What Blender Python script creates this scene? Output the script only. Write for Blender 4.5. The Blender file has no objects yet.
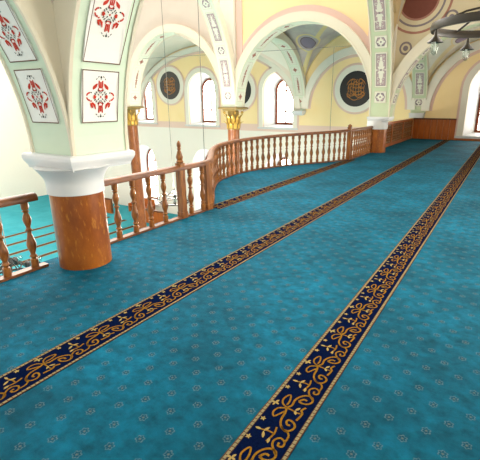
import bpy, bmesh, math, random
from mathutils import Vector, Matrix
random.seed(7)
PI = math.pi
scn = bpy.context.scene
COL = scn.collection

# ------------------------------------------------------------------ materials
def lin(h):
    h = h.lstrip('#'); o = []
    for i in (0, 2, 4):
        c = int(h[i:i+2], 16)/255
        o.append(c/12.92 if c <= .04045 else ((c+.055)/1.055)**2.4)
    return (*o, 1)

class NT:
    """small helper around a node tree"""
    def __init__(s, name):
        s.m = bpy.data.materials.new(name); s.m.use_nodes = True
        s.t = s.m.node_tree; s.t.nodes.clear()
        s.out = s.n('ShaderNodeOutputMaterial')
        s.b = s.n('ShaderNodeBsdfPrincipled')
        s.l(s.b.outputs[0], s.out.inputs[0])
    def n(s, k, **kw):
        x = s.t.nodes.new(k)
        for a, v in kw.items(): setattr(x, a, v)
        return x
    def l(s, a, b): s.t.links.new(a, b)
    def setin(s, sock, v):
        if hasattr(v, 'is_linked') or isinstance(v, bpy.types.NodeSocket): s.l(v, sock)
        else: sock.default_value = v
    def math(s, op, a, b=0.0, c=0.0):
        x = s.n('ShaderNodeMath', operation=op)
        s.setin(x.inputs[0], a); s.setin(x.inputs[1], b); s.setin(x.inputs[2], c)
        return x.outputs[0]
    def mix(s, f, a, b):
        x = s.n('ShaderNodeMix', data_type='RGBA')
        s.setin(x.inputs[0], f); s.setin(x.inputs[6], a); s.setin(x.inputs[7], b)
        return x.outputs[2]
    def pos(s):
        g = s.n('ShaderNodeNewGeometry'); sp = s.n('ShaderNodeSeparateXYZ')
        s.l(g.outputs['Position'], sp.inputs[0]); return sp.outputs[0], sp.outputs[1], sp.outputs[2]
    def objco(s):
        g = s.n('ShaderNodeTexCoord'); return g.outputs['Object']
    def noise(s, scale, detail=3, rough=.55, vec=None, stretch=None):
        x = s.n('ShaderNodeTexNoise'); x.inputs['Scale'].default_value = scale
        x.inputs['Detail'].default_value = detail; x.inputs['Roughness'].default_value = rough
        v = vec if vec is not None else s.objco()
        if stretch:
            mp = s.n('ShaderNodeMapping'); s.l(v, mp.inputs[0]); mp.inputs['Scale'].default_value = stretch; v = mp.outputs[0]
        s.l(v, x.inputs['Vector']); return x.outputs[0]
    def ramp(s, f, a, b):
        x = s.n('ShaderNodeMapRange'); s.setin(x.inputs[0], f)
        x.inputs[1].default_value = a; x.inputs[2].default_value = b; return x.outputs[0]
    def bump(s, h, strength=.2, dist=.01):
        x = s.n('ShaderNodeBump'); x.inputs['Strength'].default_value = strength; x.inputs['Distance'].default_value = dist
        s.l(h, x.inputs['Height']); s.l(x.outputs[0], s.b.inputs['Normal'])
    def fin(s, col, rough=.6, spec=.3, metal=0):
        s.setin(s.b.inputs['Base Color'], col); s.b.inputs['Roughness'].default_value = rough
        s.b.inputs['Specular IOR Level'].default_value = spec; s.b.inputs['Metallic'].default_value = metal
        return s.m

def plain(name, hexa, rough=.6, spec=.3, var=.06, scale=6, metal=0):
    t = NT(name); c = lin(hexa); d = tuple(x*(1-var*2) for x in c[:3])+(1,)
    return t.fin(t.mix(t.noise(scale), d, c), rough, spec, metal)

def wood(name, a, b, scale=4, stretch=(6, 6, .6), rough=.35):
    t = NT(name)
    f = t.ramp(t.noise(scale, 5, .6, stretch=stretch), .35, .68)
    t.bump(f, .08, .004)
    return t.fin(t.mix(f, lin(a), lin(b)), rough, .4)

def marble(name, a, b, c):
    t = NT(name)
    f = t.ramp(t.noise(3.2, 6, .65, stretch=(1.6, 1.6, .8)), .35, .68)
    g = t.ramp(t.noise(16, 5, .6, stretch=(2, 2, .6)), .56, .75)
    return t.fin(t.mix(g, t.mix(f, lin(a), lin(b)), lin(c)), .32, .4)

M = {}
M['white'] = plain('white_plaster', '#E2DED2', .8, .1, .02)
M['white_paint'] = plain('white_paint', '#CDCFD0', .5, .3, .02)
M['green'] = plain('pale_green_plaster', '#C3D3BF', .8, .1, .03)
M['cream_green'] = plain('cream_green_plaster', '#D6DCC8', .8, .1, .03)
M['sage'] = plain('sage_plaster', '#BECAAA', .8, .1, .03)
M['ceil_white'] = plain('ceiling_white', '#F1F0EC', .8, .1, .02)
M['rib'] = plain('rib_plaster', '#D8D1BE', .8, .1, .02)
M['panel'] = plain('panel_white', '#D9DAD6', .8, .1, .02)
M['cream_panel'] = plain('panel_cream', '#DAD9C9', .8, .1, .03)
M['red'] = plain('stencil_red', '#B5392B', .8, .1, .08, 30)
M['ink'] = plain('stencil_dark_green', '#2E3B33', .8, .1, .08, 30)
M['rose'] = plain('stencil_rose_brown', '#A5776A', .8, .1, .05, 30)
M['slate'] = plain('stencil_grey_violet', '#83797F', .8, .1, .05, 30)
M['lavender'] = plain('panel_lavender', '#AC989A', .8, .1, .05, 20)
M['red_soft'] = plain('stencil_soft_red', '#95503F', .8, .1, .05, 20)
M['faint'] = plain('faint_line', '#BDB09C', .8, .1, .03)
M['frame_line'] = plain('panel_outline_brown', '#6B5348', .8, .1, .05, 30)
M['pink'] = plain('pink_border_paint', '#DDBFB4', .8, .1, .03)
M['yellow'] = plain('yellow_wall_paint', '#F4D7A4', .8, .1, .03, 1.5)
M['wood'] = wood('turned_oak', '#5E320E', '#986028', 5)
M['rail'] = wood('rail_wood', '#4E290D', '#784418', 5, (3, 1, 3), .45)
M['board'] = wood('board_wood', '#8E4514', '#C06A28', 3, (7, 7, .5), .3)
M['shaft'] = marble('brown_marbled_shaft', '#783C10', '#985618', '#B67A2E')
M['shaft2'] = marble('red_marbled_shaft', '#6C3614', '#8C5022', '#A66A38')
M['gold'] = plain('gilded_carving', '#C79A3C', .35, .5, .15, 25, .35)
M['gap_shade'] = plain('capital_gap_shade', '#8A7038', .6, .3, .1, 20)  # darker core colour paints in the shade between the capital's leaves
M['olive'] = plain('olive_gold_edge', '#8C7440', .5, .4, .1, 12)
M['black'] = plain('black_lacquer', '#15191A', .35, .4, .1, 12)
M['script'] = plain('gold_lettering', '#B0701E', .45, .4, .2, 14)
M['iron'] = plain('black_iron', '#1E1D1B', .45, .4, .1, 20)
M['bronze'] = plain('dark_bronze', '#2B2318', .4, .4, .2, 20, 0)
M['cable'] = plain('steel_cable', '#77726A', .5, .4, .05, 20)
M['frame'] = wood('window_frame_wood', '#6E2F16', '#8E4826', 5)
M['bulb'] = plain('milky_bulb', '#EDEDE8', .15, .5, .01)
M['navy'] = None

def glass_mat(name, tint, gl):
    t = NT(name); t.t.nodes.remove(t.b)
    tr = t.n('ShaderNodeBsdfTransparent'); tr.inputs[0].default_value = tint
    g = t.n('ShaderNodeBsdfGlossy'); g.inputs['Roughness'].default_value = .05
    m = t.n('ShaderNodeMixShader'); m.inputs[0].default_value = gl
    t.l(tr.outputs[0], m.inputs[1]); t.l(g.outputs[0], m.inputs[2]); t.l(m.outputs[0], t.out.inputs[0])
    return t.m
M['glass'] = glass_mat('window_glass', (.97, .98, .98, 1), .04)
M['lampglass'] = glass_mat('lamp_glass', (.85, .9, .88, 1), .07)

def wall_mat():
    t = NT('end_wall_paint'); x, y, z = t.pos()
    n = t.noise(1.2, 3)
    yel = t.mix(n, lin('#F0D49A'), lin('#F5DFB2'))
    a = t.math('GREATER_THAN', z, .46)
    b = t.math('GREATER_THAN', z, .06)
    c = t.mix(b, lin('#E6E2D8'), lin('#DFC3B6'))
    return t.fin(t.mix(a, c, yel), .85, .1)
M['wall'] = wall_mat()

def carpet_mat(name, c1, c2, c3, motifs=True):
    t = NT(name); x, y, z = t.pos()
    big = t.ramp(t.noise(1.1, 4, .6), .32, .7)
    mid = t.ramp(t.noise(9, 4, .65, stretch=(1, 1.15, 1)), .3, .72)
    fine = t.noise(420, 2, .6)
    base = t.mix(big, lin(c1), lin(c2))
    base = t.mix(t.math('MULTIPLY', mid, .8), base, lin(c3))
    t.bump(fine, .5, .006)
    if motifs:
        PXs, PYs = .2, .235
        def cell(ox, oy):
            u = t.math('SUBTRACT', t.math('FRACT', t.math('ADD', t.math('DIVIDE', t.math('SUBTRACT', x, ox), PXs), 100.5)), .5)
            v = t.math('SUBTRACT', t.math('FRACT', t.math('ADD', t.math('DIVIDE', t.math('SUBTRACT', y, oy), PYs), 100.5)), .5)
            u = t.math('MULTIPLY', u, PXs); v = t.math('MULTIPLY', v, PYs)
            r = t.math('SQRT', t.math('ADD', t.math('MULTIPLY', u, u), t.math('MULTIPLY', v, v)))
            a = t.math('ARCTAN2', v, u)
            # six lobed outline
            rr = t.math('ADD', r, t.math('MULTIPLY', t.math('COSINE', t.math('MULTIPLY', a, 6.0)), .0035))
            return rr
        d = t.math('MINIMUM', cell(-.64, 2.11), cell(-.54, 2.23))
        ring = t.math('SUBTRACT', 1.0, t.ramp(t.math('ABSOLUTE', t.math('SUBTRACT', d, .021)), .0015, .0055))
        core = t.math('SUBTRACT', 1.0, t.ramp(d, .004, .008))
        inn = t.math('SUBTRACT', 1.0, t.ramp(d, .018, .021))
        wob = t.ramp(t.noise(90, 2), .3, .6)
        base = t.mix(t.math('MULTIPLY', inn, .6), base, lin('#043A4C'))
        base = t.mix(t.math('MULTIPLY', ring, t.math('MULTIPLY', wob, .55)), base, lin('#62757C'))
        base = t.mix(t.math('MULTIPLY', core, .6), base, lin('#6C6C62'))
    return t.fin(base, .8, .07)
M['carpet'] = carpet_mat('teal_carpet', '#02465A', '#066C8A', '#02323F')
M['carpet_low'] = carpet_mat('turquoise_carpet', '#2A7F8C', '#3D95A0', '#338894', False)
def stripe_mat(name, hexa, hexb):
    t = NT(name); f = t.ramp(t.noise(160, 3), .3, .7)
    return t.fin(t.mix(f, lin(hexa), lin(hexb)), .95, .0)
M['navy'] = stripe_mat('stripe_navy', '#040B22', '#091432')
M['scroll'] = stripe_mat('stripe_gold', '#614311', '#8A6422')
M['leaf'] = stripe_mat('stripe_pale_leaf', '#7E6C40', '#9C8856')
M['bead'] = stripe_mat('stripe_cream', '#6B6048', '#8B7F60')
M['rust'] = stripe_mat('stripe_rust', '#3A2A22', '#5A4030')

def vault_mat(name, cx, cy, ax, ay, c_web, c_edge, c_line, roundels=(), c_round='#8F7E8E'):
    t = NT(name); x, y, z = t.pos()
    u = t.math('ABSOLUTE', t.math('DIVIDE', t.math('SUBTRACT', x, cx), ax))
    v = t.math('ABSOLUTE', t.math('DIVIDE', t.math('SUBTRACT', y, cy), ay))
    d = t.math('ABSOLUTE', t.math('SUBTRACT', u, v))
    e = t.math('MAXIMUM', u, v)
    n = t.ramp(t.noise(1.7, 3), .35, .65)
    col = t.mix(n, lin(c_web), lin(c_edge))
    near = t.math('LESS_THAN', d, .055)
    col = t.mix(near, col, lin(c_line))
    edge = t.math('GREATER_THAN', e, .955)
    col = t.mix(edge, col, lin(c_line))
    for (rx, ry, rz, R) in roundels:
        q = t.math('SQRT', t.math('ADD', t.math('ADD', t.math('POWER', t.math('SUBTRACT', x, rx), 2.0), t.math('POWER', t.math('SUBTRACT', y, ry), 2.0)), t.math('POWER', t.math('SUBTRACT', z, rz), 2.0)))
        col = t.mix(t.math('LESS_THAN', q, R*1.55), col, lin(c_line))
        col = t.mix(t.math('LESS_THAN', q, R*1.3), col, lin(c_web))
        col = t.mix(t.math('LESS_THAN', q, R), col, lin('#7E686C'))
        col = t.mix(t.math('LESS_THAN', q, R*.86), col, lin(c_round))
    return t.fin(col, .85, .1)

# ------------------------------------------------------------------ mesh builder
class MB:
    def __init__(s): s.v = []; s.f = []; s.k = []
    def add(s, vs, fs, k=0):
        o = len(s.v); s.v += [tuple(p) for p in vs]
        for f in fs: s.f.append(tuple(i+o for i in f)); s.k.append(k)
    def box(s, a, b, k=0):
        x0, y0, z0 = a; x1, y1, z1 = b
        s.add([(x0,y0,z0),(x1,y0,z0),(x1,y1,z0),(x0,y1,z0),(x0,y0,z1),(x1,y0,z1),(x1,y1,z1),(x0,y1,z1)],
              [(0,3,2,1),(4,5,6,7),(0,1,5,4),(1,2,6,5),(2,3,7,6),(3,0,4,7)], k)
    def lathe(s, prof, c=(0,0,0), n=16, k=0, rot=0, sq=False):
        vs = []; fs = []
        for (r, z) in prof:
            for i in range(n):
                a = 2*PI*i/n + rot
                vs.append((c[0]+r*math.cos(a), c[1]+r*math.sin(a), c[2]+z))
        m = len(prof)
        for j in range(m-1):
            for i in range(n):
                fs.append((j*n+i, j*n+(i+1)%n, (j+1)*n+(i+1)%n, (j+1)*n+i))
        fs.append(tuple(range(n))[::-1]); fs.append(tuple((m-1)*n+i for i in range(n)))
        s.add(vs, fs, k)
    def tube(s, pts, r, n=6, k=0, closed=False):
        pts = [Vector(p) for p in pts]; m = len(pts); vs = []; fs = []
        rs = r if isinstance(r, (list, tuple)) else [r]*m
        ref = None
        for i, p in enumerate(pts):
            t = (pts[(i+1) % m]-pts[i-1]) if closed else (pts[min(i+1, m-1)]-pts[max(i-1, 0)])
            t.normalize()
            if ref is None or abs(ref.dot(t)) > .95: ref = Vector((0,0,1)) if abs(t.z) < .9 else Vector((1,0,0))
            a = t.cross(ref).normalized(); b = a.cross(t)
            for q in range(n):
                w = 2*PI*q/n; vs.append(p+a*math.cos(w)*rs[i]+b*math.sin(w)*rs[i])
        for i in range(m if closed else m-1):
            j = (i+1) % m
            for q in range(n): fs.append((i*n+q, i*n+(q+1)%n, j*n+(q+1)%n, j*n+q))
        if not closed: fs.append(tuple(range(n))[::-1]); fs.append(tuple((m-1)*n+q for q in range(n)))
        s.add(vs, fs, k)
    def sweep(s, pts, sec, k=0):
        """section (lateral, up) swept along plan points with z"""
        m = len(pts); n = len(sec); vs = []; fs = []
        for i, p in enumerate(pts):
            a = Vector(pts[max(i-1, 0)]); b = Vector(pts[min(i+1, m-1)]); t = (b-a); t.z = 0; t.normalize()
            l = Vector((t.y, -t.x, 0))
            for (u, w) in sec: vs.append(Vector(p)+l*u+Vector((0,0,w)))
        for i in range(m-1):
            for q in range(n): fs.append((i*n+q, i*n+(q+1)%n, (i+1)*n+(q+1)%n, (i+1)*n+q))
        fs.append(tuple(range(n))[::-1]); fs.append(tuple((m-1)*n+q for q in range(n)))
        s.add(vs, fs, k)
    def build(s, name, mats, parent=None, smooth=False, loc=None):
        me = bpy.data.meshes.new(name); me.from_pydata(s.v, [], s.f)
        if not isinstance(mats, (list, tuple)): mats = [mats]
        for m in mats: me.materials.append(m)
        for p, k in zip(me.polygons, s.k): p.material_index = k; p.use_smooth = smooth
        bm = bmesh.new(); bm.from_mesh(me); bmesh.ops.recalc_face_normals(bm, faces=bm.faces); bm.to_mesh(me); bm.free()
        if smooth:
            try: me.set_sharp_from_angle(angle=math.radians(38))
            except Exception: pass
        o = bpy.data.objects.new(name, me); COL.objects.link(o)
        if loc: o.location = loc
        if parent: o.parent = parent
        return o

def empty(name, loc=(0,0,0), rz=0):
    o = bpy.data.objects.new(name, None); COL.objects.link(o); o.location = loc; o.rotation_euler.z = rz; return o
def tag(o, label=None, cat=None, group=None, kind=None):
    if label: o['label'] = label
    if cat: o['category'] = cat
    if group: o['group'] = group
    if kind: o['kind'] = kind
    return o
def copy_tree(o, parent=None):
    c = o.copy(); COL.objects.link(c); c.parent = parent
    for ch in list(o.children): copy_tree(ch, c)
    return c

def plate(name, outer, holes, y0, th, mat, parent=None, axis='Y'):
    """filled outline (with holes) in the XZ plane, thickness th from y0 to y0+th, made into a mesh"""
    cu = bpy.data.curves.new(name+'_outline', 'CURVE'); cu.dimensions = '2D'; cu.fill_mode = 'BOTH'; cu.extrude = th/2
    for loop in [outer]+holes:
        sp = cu.splines.new('POLY'); sp.points.add(len(loop)-1); sp.use_cyclic_u = True
        for p, q in zip(sp.points, loop): p.co = (q[0], q[1], 0, 1)
    tmp = bpy.data.objects.new(name+'_tmp', cu); COL.objects.link(tmp)
    me = bpy.data.meshes.new_from_object(tmp.evaluated_get(bpy.context.evaluated_depsgraph_get()))
    bpy.data.objects.remove(tmp); bpy.data.curves.remove(cu)
    for v in me.vertices:
        x, z, d = v.co
        if axis == 'Y': v.co = (x, y0+th/2+d, z)
        else: v.co = (y0+th/2+d, x, z)
    me.materials.clear(); me.materials.append(mat)
    for p in me.polygons: p.material_index = 0
    bm = bmesh.new(); bm.from_mesh(me); bmesh.ops.remove_doubles(bm, verts=bm.verts, dist=1e-4)
    bmesh.ops.recalc_face_normals(bm, faces=bm.faces); bm.to_mesh(me); bm.free()
    me.name = name
    o = bpy.data.objects.new(name, me); COL.objects.link(o)
    if parent: o.parent = parent
    return o

# ------------------------------------------------------------------ flat ornament strokes
def ribbon(pts, w, taper=False):
    """polyline to quads in uv"""
    out = []; n = len(pts); L = []; R = []
    for i in range(n):
        a = pts[max(i-1,0)]; b = pts[min(i+1,n-1)]
        dx, dy = b[0]-a[0], b[1]-a[1]; l = math.hypot(dx, dy) or 1
        ww = w/2*(1 if not taper else max(.12, math.sin(PI*(i+.4)/(n-.2))))
        nx, ny = -dy/l*ww, dx/l*ww
        L.append((pts[i][0]+nx, pts[i][1]+ny)); R.append((pts[i][0]-nx, pts[i][1]-ny))
    for i in range(n-1): out.append([L[i], L[i+1], R[i+1], R[i]])
    return out
def arcpts(cx, cy, r, a0, a1, n=10, r1=None):
    r1 = r if r1 is None else r1
    return [(cx+(r+(r1-r)*i/n)*math.cos(a0+(a1-a0)*i/n), cy+(r+(r1-r)*i/n)*math.sin(a0+(a1-a0)*i/n)) for i in range(n+1)]
def leafshape(cx, cy, ang, L, w):
    p = []
    for i in range(7): t = i/6; p.append((t*L, w*math.sin(PI*t)**.8*.5 if 0 < t < 1 else 0))
    q = [(a, -b) for a, b in p[::-1][1:-1]]
    c, s = math.cos(ang), math.sin(ang)
    return [[(cx+a*c-b*s, cy+a*s+b*c) for a, b in p+q]]
def disc(cx, cy, r, n=10): return [[(cx+r*math.cos(2*PI*i/n), cy+r*math.sin(2*PI*i/n)) for i in range(n)]]
def outline(w, h, t):
    a, b = w/2, h/2
    return [[(-a,-b),(a,-b),(a-t,-b+t),(-a+t,-b+t)],[(a,-b),(a,b),(a-t,b-t),(a-t,-b+t)],[(a,b),(-a,b),(-a+t,b-t),(a-t,b-t)],[(-a,b),(-a,-b),(-a+t,-b+t),(-a+t,b-t)]]

def rosette_red(w, h):
    """stencilled diamond rosette: list of (polys, colour 1 red / 2 dark)"""
    u = .00142*w/.41; o = []
    P2 = lambda pts: [(a*u, b*u) for a, b in pts]
    for sg in (1, -1):
        for dx in (-14, 0, 14): o.append((ribbon(P2([(dx*.8, sg*58), (dx, sg*82), (dx*1.05, sg*(108 if dx else 100))]), 11*u), 1))
        o.append((ribbon(P2(arcpts(0, sg*58, 19, 0, sg*-PI, 8)), 8*u), 1))
        for sx in (1, -1):
            if sg > 0: o.append((leafshape(sx*26*u, 90*u, math.atan2(-46, sx*42), 58*u, 22*u), 1)); o.append((leafshape(sx*62*u, 46*u, math.atan2(28, -sx*6), 30*u, 14*u), 1))
            else: o.append((ribbon(P2([(sx*86, -48), (sx*66, -44), (sx*50, -56), (sx*42, -84)]), 20*u, True), 1)); o.append((leafshape(sx*82*u, -48*u, math.atan2(-24, -sx*16), 34*u, 16*u), 1))
            for (x0, y0, x1, y1) in ((12, 10, 22, 20), (28, 24, 40, 36), (14, 34, 24, 48), (40, 14, 50, 26), (4, 24, 9, 32)):
                o.append((ribbon(P2([(sx*x0, sg*y0), (sx*x1, sg*y1)]), 7*u), 2))
            o.append((ribbon(P2(arcpts(sx*88, 2, 25, sg*PI*.52 if sx > 0 else PI-sg*PI*.52, sg*PI*.06 if sx > 0 else PI-sg*PI*.06, 7)), 11*u), 1))
            o.append((ribbon(P2([(sx*84, sg*30), (sx*72, sg*27)]), 8*u), 2 if sg > 0 else 1))
            o.append((ribbon(P2([(sx*16, sg*138), (sx*26, sg*130)]), 6*u), 2)); o.append((ribbon(P2([(sx*32, sg*124), (sx*40, sg*114)]), 6*u), 2))
        o.append((disc(0, sg*132*u, 8*u, 8), 2)); o.append((ribbon(P2([(0, sg*116), (0, sg*124)]), 6*u), 2))
    for sx in (1, -1): o.append(([P2([(sx*34, 0), (sx*46, 15), (sx*60, 10), (sx*60, -10), (sx*46, -15)])], 1))
    o.append((disc(0, 0, 7*u, 8), 1))
    return o
def rosette_tall(w, h, rose=False):
    o = []; W, H = w*.5, h*.5
    if not rose:
        rs = lambda a, b: [[(-a, -b+2*b*i/12), (a, -b+2*b*i/12), (a, -b+2*b*(i+1)/12), (-a, -b+2*b*(i+1)/12)] for i in range(12)]
        o.append((rs(W, H), 2)); o.append((rs(W*.9, H*.965), 1))
        f, g = 0, 2
    else: f, g = 1, 2
    for sg in (1, -1):
        o.append((leafshape(0, 0, sg*PI/2, .62*H, .95*W), f)); o.append((leafshape(0, sg*.5*H, sg*PI/2, .36*H, .5*W), f))
        o.append((disc(0, sg*.9*H, .12*W, 8), f))
        for sx in (1, -1):
            o.append((leafshape(0, sg*.02*H, math.atan2(sg*.9, sx), .95*W, .42*W), f))
            o.append((ribbon(arcpts(sx*.5*W, sg*.52*H, .24*W, 0, 2*PI*.8, 9), .09*W), f))
            o.append((ribbon(arcpts(sx*.5*W, sg*.8*H, .17*W, 0, 2*PI*.8, 9), .08*W), f))
    for k in range(4): o.append((leafshape(0, 0, k*PI/2+PI/4, .3*W, .14*W), g))
    o.append((disc(0, 0, .15*W, 8), g))
    return o
def rosette_small(w, h, rose=False):
    o = []; a = w*.5; b = h*.5
    if not rose:
        o.append(([[(-a,0),(-a*.62,-b*.9),(a*.62,-b*.9),(a,0),(a*.62,b*.9),(-a*.62,b*.9)]], 2)); o.append(([[(-a*.86,0),(-a*.52,-b*.76),(a*.52,-b*.76),(a*.86,0),(a*.52,b*.76),(-a*.52,b*.76)]], 1)); f, g = 0, 2
    else: f, g = 1, 2
    q = min(a, b)
    for k in range(8): o.append((leafshape(0, 0, k*PI/4, (.95 if k % 2 == 0 else .7)*q, .42*q), f))
    o.append((disc(0, 0, .2*q, 8), g))
    return o

# ------------------------------------------------------------------ grid of the hall
XR, XB, XA, XE = -3.95, -10.2, -16.3, 2.15
YN, YR, YW, Y0 = 2.88, 14.95, 21.5, -3.2
P = .33

class Arch:
    def __init__(s, p0, p1, zs, foot0, foot1, b=None, hw=.33, t=.3, pad=P):
        s.p0 = Vector((*p0, 0)); d = Vector((*p1, 0))-s.p0; s.D = d.length; s.d = d.normalized(); s.n = Vector((-s.d.y, s.d.x, 0))
        s.a = s.D/2-pad; s.b = b or s.a; s.zs = zs; s.f0 = foot0; s.f1 = foot1; s.hw = hw; s.t = t
        # table of the intrados with arc length
        q = [(s.D/2-s.a, foot0)] if foot0 < zs-1e-3 else []
        N = 48
        q += [(s.D/2-s.a*math.cos(PI*i/N), zs+s.b*math.sin(PI*i/N)) for i in range(N+1)]
        if foot1 < zs-1e-3: q.append((s.D/2+s.a, foot1))
        s.q = q; s.L = [0]
        for i in range(1, len(q)): s.L.append(s.L[-1]+math.dist(q[i], q[i-1]))
    def ext(s):
        N = 48; a, b = s.a+s.t, s.b+s.t; e = []
        if s.f0 < s.zs-1e-3: e.append((s.D/2-a, s.f0))
        e += [(s.D/2-a*math.cos(PI*i/N), s.zs+b*math.sin(PI*i/N)) for i in range(N+1)]
        if s.f1 < s.zs-1e-3: e.append((s.D/2+a, s.f1))
        return e
    def w(s, u, z, v): return s.p0+s.d*u+s.n*v+Vector((0,0,z))
    def at(s, arc, v, off=0.0):
        arc = max(0, min(arc, s.L[-1]-1e-6))
        i = max(j for j in range(len(s.L)-1) if s.L[j] <= arc)
        f = (arc-s.L[i])/(s.L[i+1]-s.L[i]); a, b = s.q[i], s.q[i+1]
        u = a[0]+(b[0]-a[0])*f; z = a[1]+(b[1]-a[1])*f
        tx, tz = b[0]-a[0], b[1]-a[1]; l = math.hypot(tx, tz)
        return s.w(u+tz/l*off, z-tx/l*off, v)
    def mesh(s, name='arch_rib', soffit='green'):
        e = s.ext(); m = MB(); n = len(s.q); vs = []
        for (iu, iz), (eu, ez) in zip(s.q, e):
            vs += [s.w(iu, iz, -s.hw), s.w(iu, iz, s.hw), s.w(eu, ez, s.hw), s.w(eu, ez, -s.hw)]
        f0 = []; f1 = []
        for i in range(n-1):
            a, b = i*4, i*4+4
            f1.append((a, a+1, b+1, b)); f0 += [(a+1, a+2, b+2, b+1), (a+2, a+3, b+3, b+2), (a+3, a, b, b+3)]
        f0 += [(0,1,2,3), tuple((n-1)*4+k for k in (3,2,1,0))]
        m.add(vs, f0, 0); o = len(m.v); m.f += f1; m.k += [1]*len(f1)
        # raised mouldings on the two edges of each side face
        for sd in (-1, 1):
            m.tube([s.w(iu, iz, sd*(s.hw)) for iu, iz in s.q], .025, 5, 0)
        s.o = m.build(name, [M['rib'], M[soffit]], None)
        tag(s.o, kind='structure')
        return s.o
    def panel(s, arc, L, w, art, mats, rev=False, base='cream_panel', line='frame_line'):
        """ornament panel centred at arc (from p0, or from p1 when rev), child of the rib"""
        c = (s.L[-1]-arc) if rev else arc
        sg = -1 if rev else 1
        m = MB(); n = max(4, int(L/.12)); vs = []; fs = []
        for i in range(n+1):
            for off in (.002, .012):
                for v in (-w/2, w/2): vs.append(s.at(c-L/2+L*i/n, v, off))
        for i in range(n):
            a = i*4; b = a+4
            fs += [(a+2, a+3, b+3, b+2), (a, b, b+1, a+1), (a, a+2, b+2, b), (a+1, b+1, b+3, a+3)]
        fs += [(0,1,3,2), (n*4, n*4+2, n*4+3, n*4+1)]
        m.add(vs, fs, 0)
        o0, st = (.0150, .00005) if len(art) > 40 else (.0130, .0005)
        for it, (polys, k) in enumerate(art):
            for pl in polys:
                m.add([s.at(c+sg*q[1], sg*q[0], o0+st*it) for q in pl], [tuple(range(len(pl)))], k)
        for pl in outline(w, L, .010):
            m.add([s.at(c+q[1], q[0], .0135) for q in pl], [tuple(range(4))], 3)
        return m.build('ornament_panel', [M[base]]+[M[k] for k in mats]+[M[line]], s.o)

ROSE = ('rose', 'red_soft'); GREY = ('lavender', 'slate'); STEN = ('red', 'ink')
def small_tall(A, start, rev=False, mats=ROSE, count=5, w=.42):
    a = start
    for k in range(count):
        if k % 2 == 0: A.panel(a+.19, .38, w, rosette_small(w*.82, .3, mats is ROSE), mats, rev, line='faint'); a += .50
        else: A.panel(a+.55, 1.1, w, rosette_tall(w*(.5 if mats is ROSE else .8), 1.0, mats is ROSE), mats, rev, line='faint'); a += 1.22

# arch over the near gallery, springing from the near column towards the right
A1 = Arch((XR, YN), (XE, YN), 1.2, 1.2, 1.2); A1.mesh()
for c, L in ((.555, .50), (1.31, .88), (2.25, .88)): A1.panel(c, L, .43, rosette_red(.41, .48), STEN, base='panel')
A2 = Arch((XR, YN), (XR, Y0), 1.2, 1.2, 1.2); A2.mesh()
for c in (.555, 1.12, 1.68): A2.panel(c, .50, .43, rosette_red(.41, .48), STEN, base='panel')
A3 = Arch((XR, YN), (XR, YR), 1.22, 1.22, 1.22); A3.mesh(soffit='sage'); small_tall(A3, .45, True, GREY, 7, .40)
A4 = Arch((XR, YR), (XE, YR), 1.22, 1.22, 1.22); A4.mesh(soffit='sage'); small_tall(A4, .4, False, GREY, 3)
A5 = Arch((XB, YR), (XR, YR), 1.5, 1.5, 1.22, b=2.95); A5.mesh(soffit='cream_green'); small_tall(A5, .22, False, ROSE, 5)
A6 = Arch((XA, YR), (XB, YR), 1.5, 1.5, 1.5, b=3.05); A6.mesh(soffit='cream_green'); small_tall(A6, .22, False, ROSE, 5)
A7 = Arch((XB, YR), (XB, YW+.15), 1.35, 1.5, 1.25, pad=.2); A7.mesh(soffit='cream_green'); small_tall(A7, .3, True, ROSE, 5)
A8 = Arch((XR, YR), (XR, YW+.15), 1.22, 1.22, 1.2, pad=.2); A8.mesh(soffit='sage'); small_tall(A8, .3, True, GREY, 4)
A9 = Arch((XB, YN), (XB, YR), 1.5, 1.5, 1.5); A9.mesh(soffit='cream_green'); small_tall(A9, .25, True, GREY, 7, .40)
A10 = Arch((XA-6.1, YR), (XA, YR), 1.5, 1.5, 1.5); A10.mesh()

# spandrel walls above the arches of the far row
def arch_outline(A, t):
    N = 40; x0 = A.p0.x
    return [(x0+A.D/2-(A.a+t)*math.cos(PI*i/N), A.zs+(A.b+t)*math.sin(PI*i/N)) for i in range(N+1)]
def spandrel(name, x0, x1, A, mat, ztop=7.5):
    o = arch_outline(A, .15)
    loop = [(x0, A.zs)]+o+[(x1, A.zs), (x1, ztop), (x0, ztop)]
    w = plate(name, loop, [], YR-.15, .3, mat); tag(w, kind='structure'); return w
def border(name, A, r0, r1, y, mat):
    m = MB(); N = 40; vs = []; fs = []
    x0 = A.p0.x
    for i in range(N+1):
        for r in (r0, r1):
            for yy in (y, y+.02):
                vs.append((x0+A.D/2-(A.a+r)*math.cos(PI*i/N), yy, A.zs+(A.b+r)*math.sin(PI*i/N)))
    for i in range(N):
        a = i*4; b = a+4
        fs += [(a, b, b+2, a+2), (a+1, a+3, b+3, b+1), (a, a+1, b+1, b), (a+2, b+2, b+3, a+3)]
    fs += [(0,2,3,1), (N*4, N*4+1, N*4+3, N*4+2)]
    m.add(vs, fs); o = m.build(name, mat); tag(o, kind='structure'); return o
W5 = spandrel('wall_spandrel', XB+.2, XR-.2, A5, M['yellow'])
M['lilac'] = plain('lilac_plaster', '#CFC0B2', .85, .1, .05, 2)
spandrel('wall_spandrel', XA+.2, XB-.2, A6, M['lilac'])
spandrel('wall_spandrel', XA-5.9, XA-.2, A10, M['lilac'])
M['stone'] = plain('painted_spandrel', '#D3C6A8', .85, .1, .08, 2)
SP4 = spandrel('wall_spandrel', XR+.2, XE, A4, M['stone'])
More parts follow.
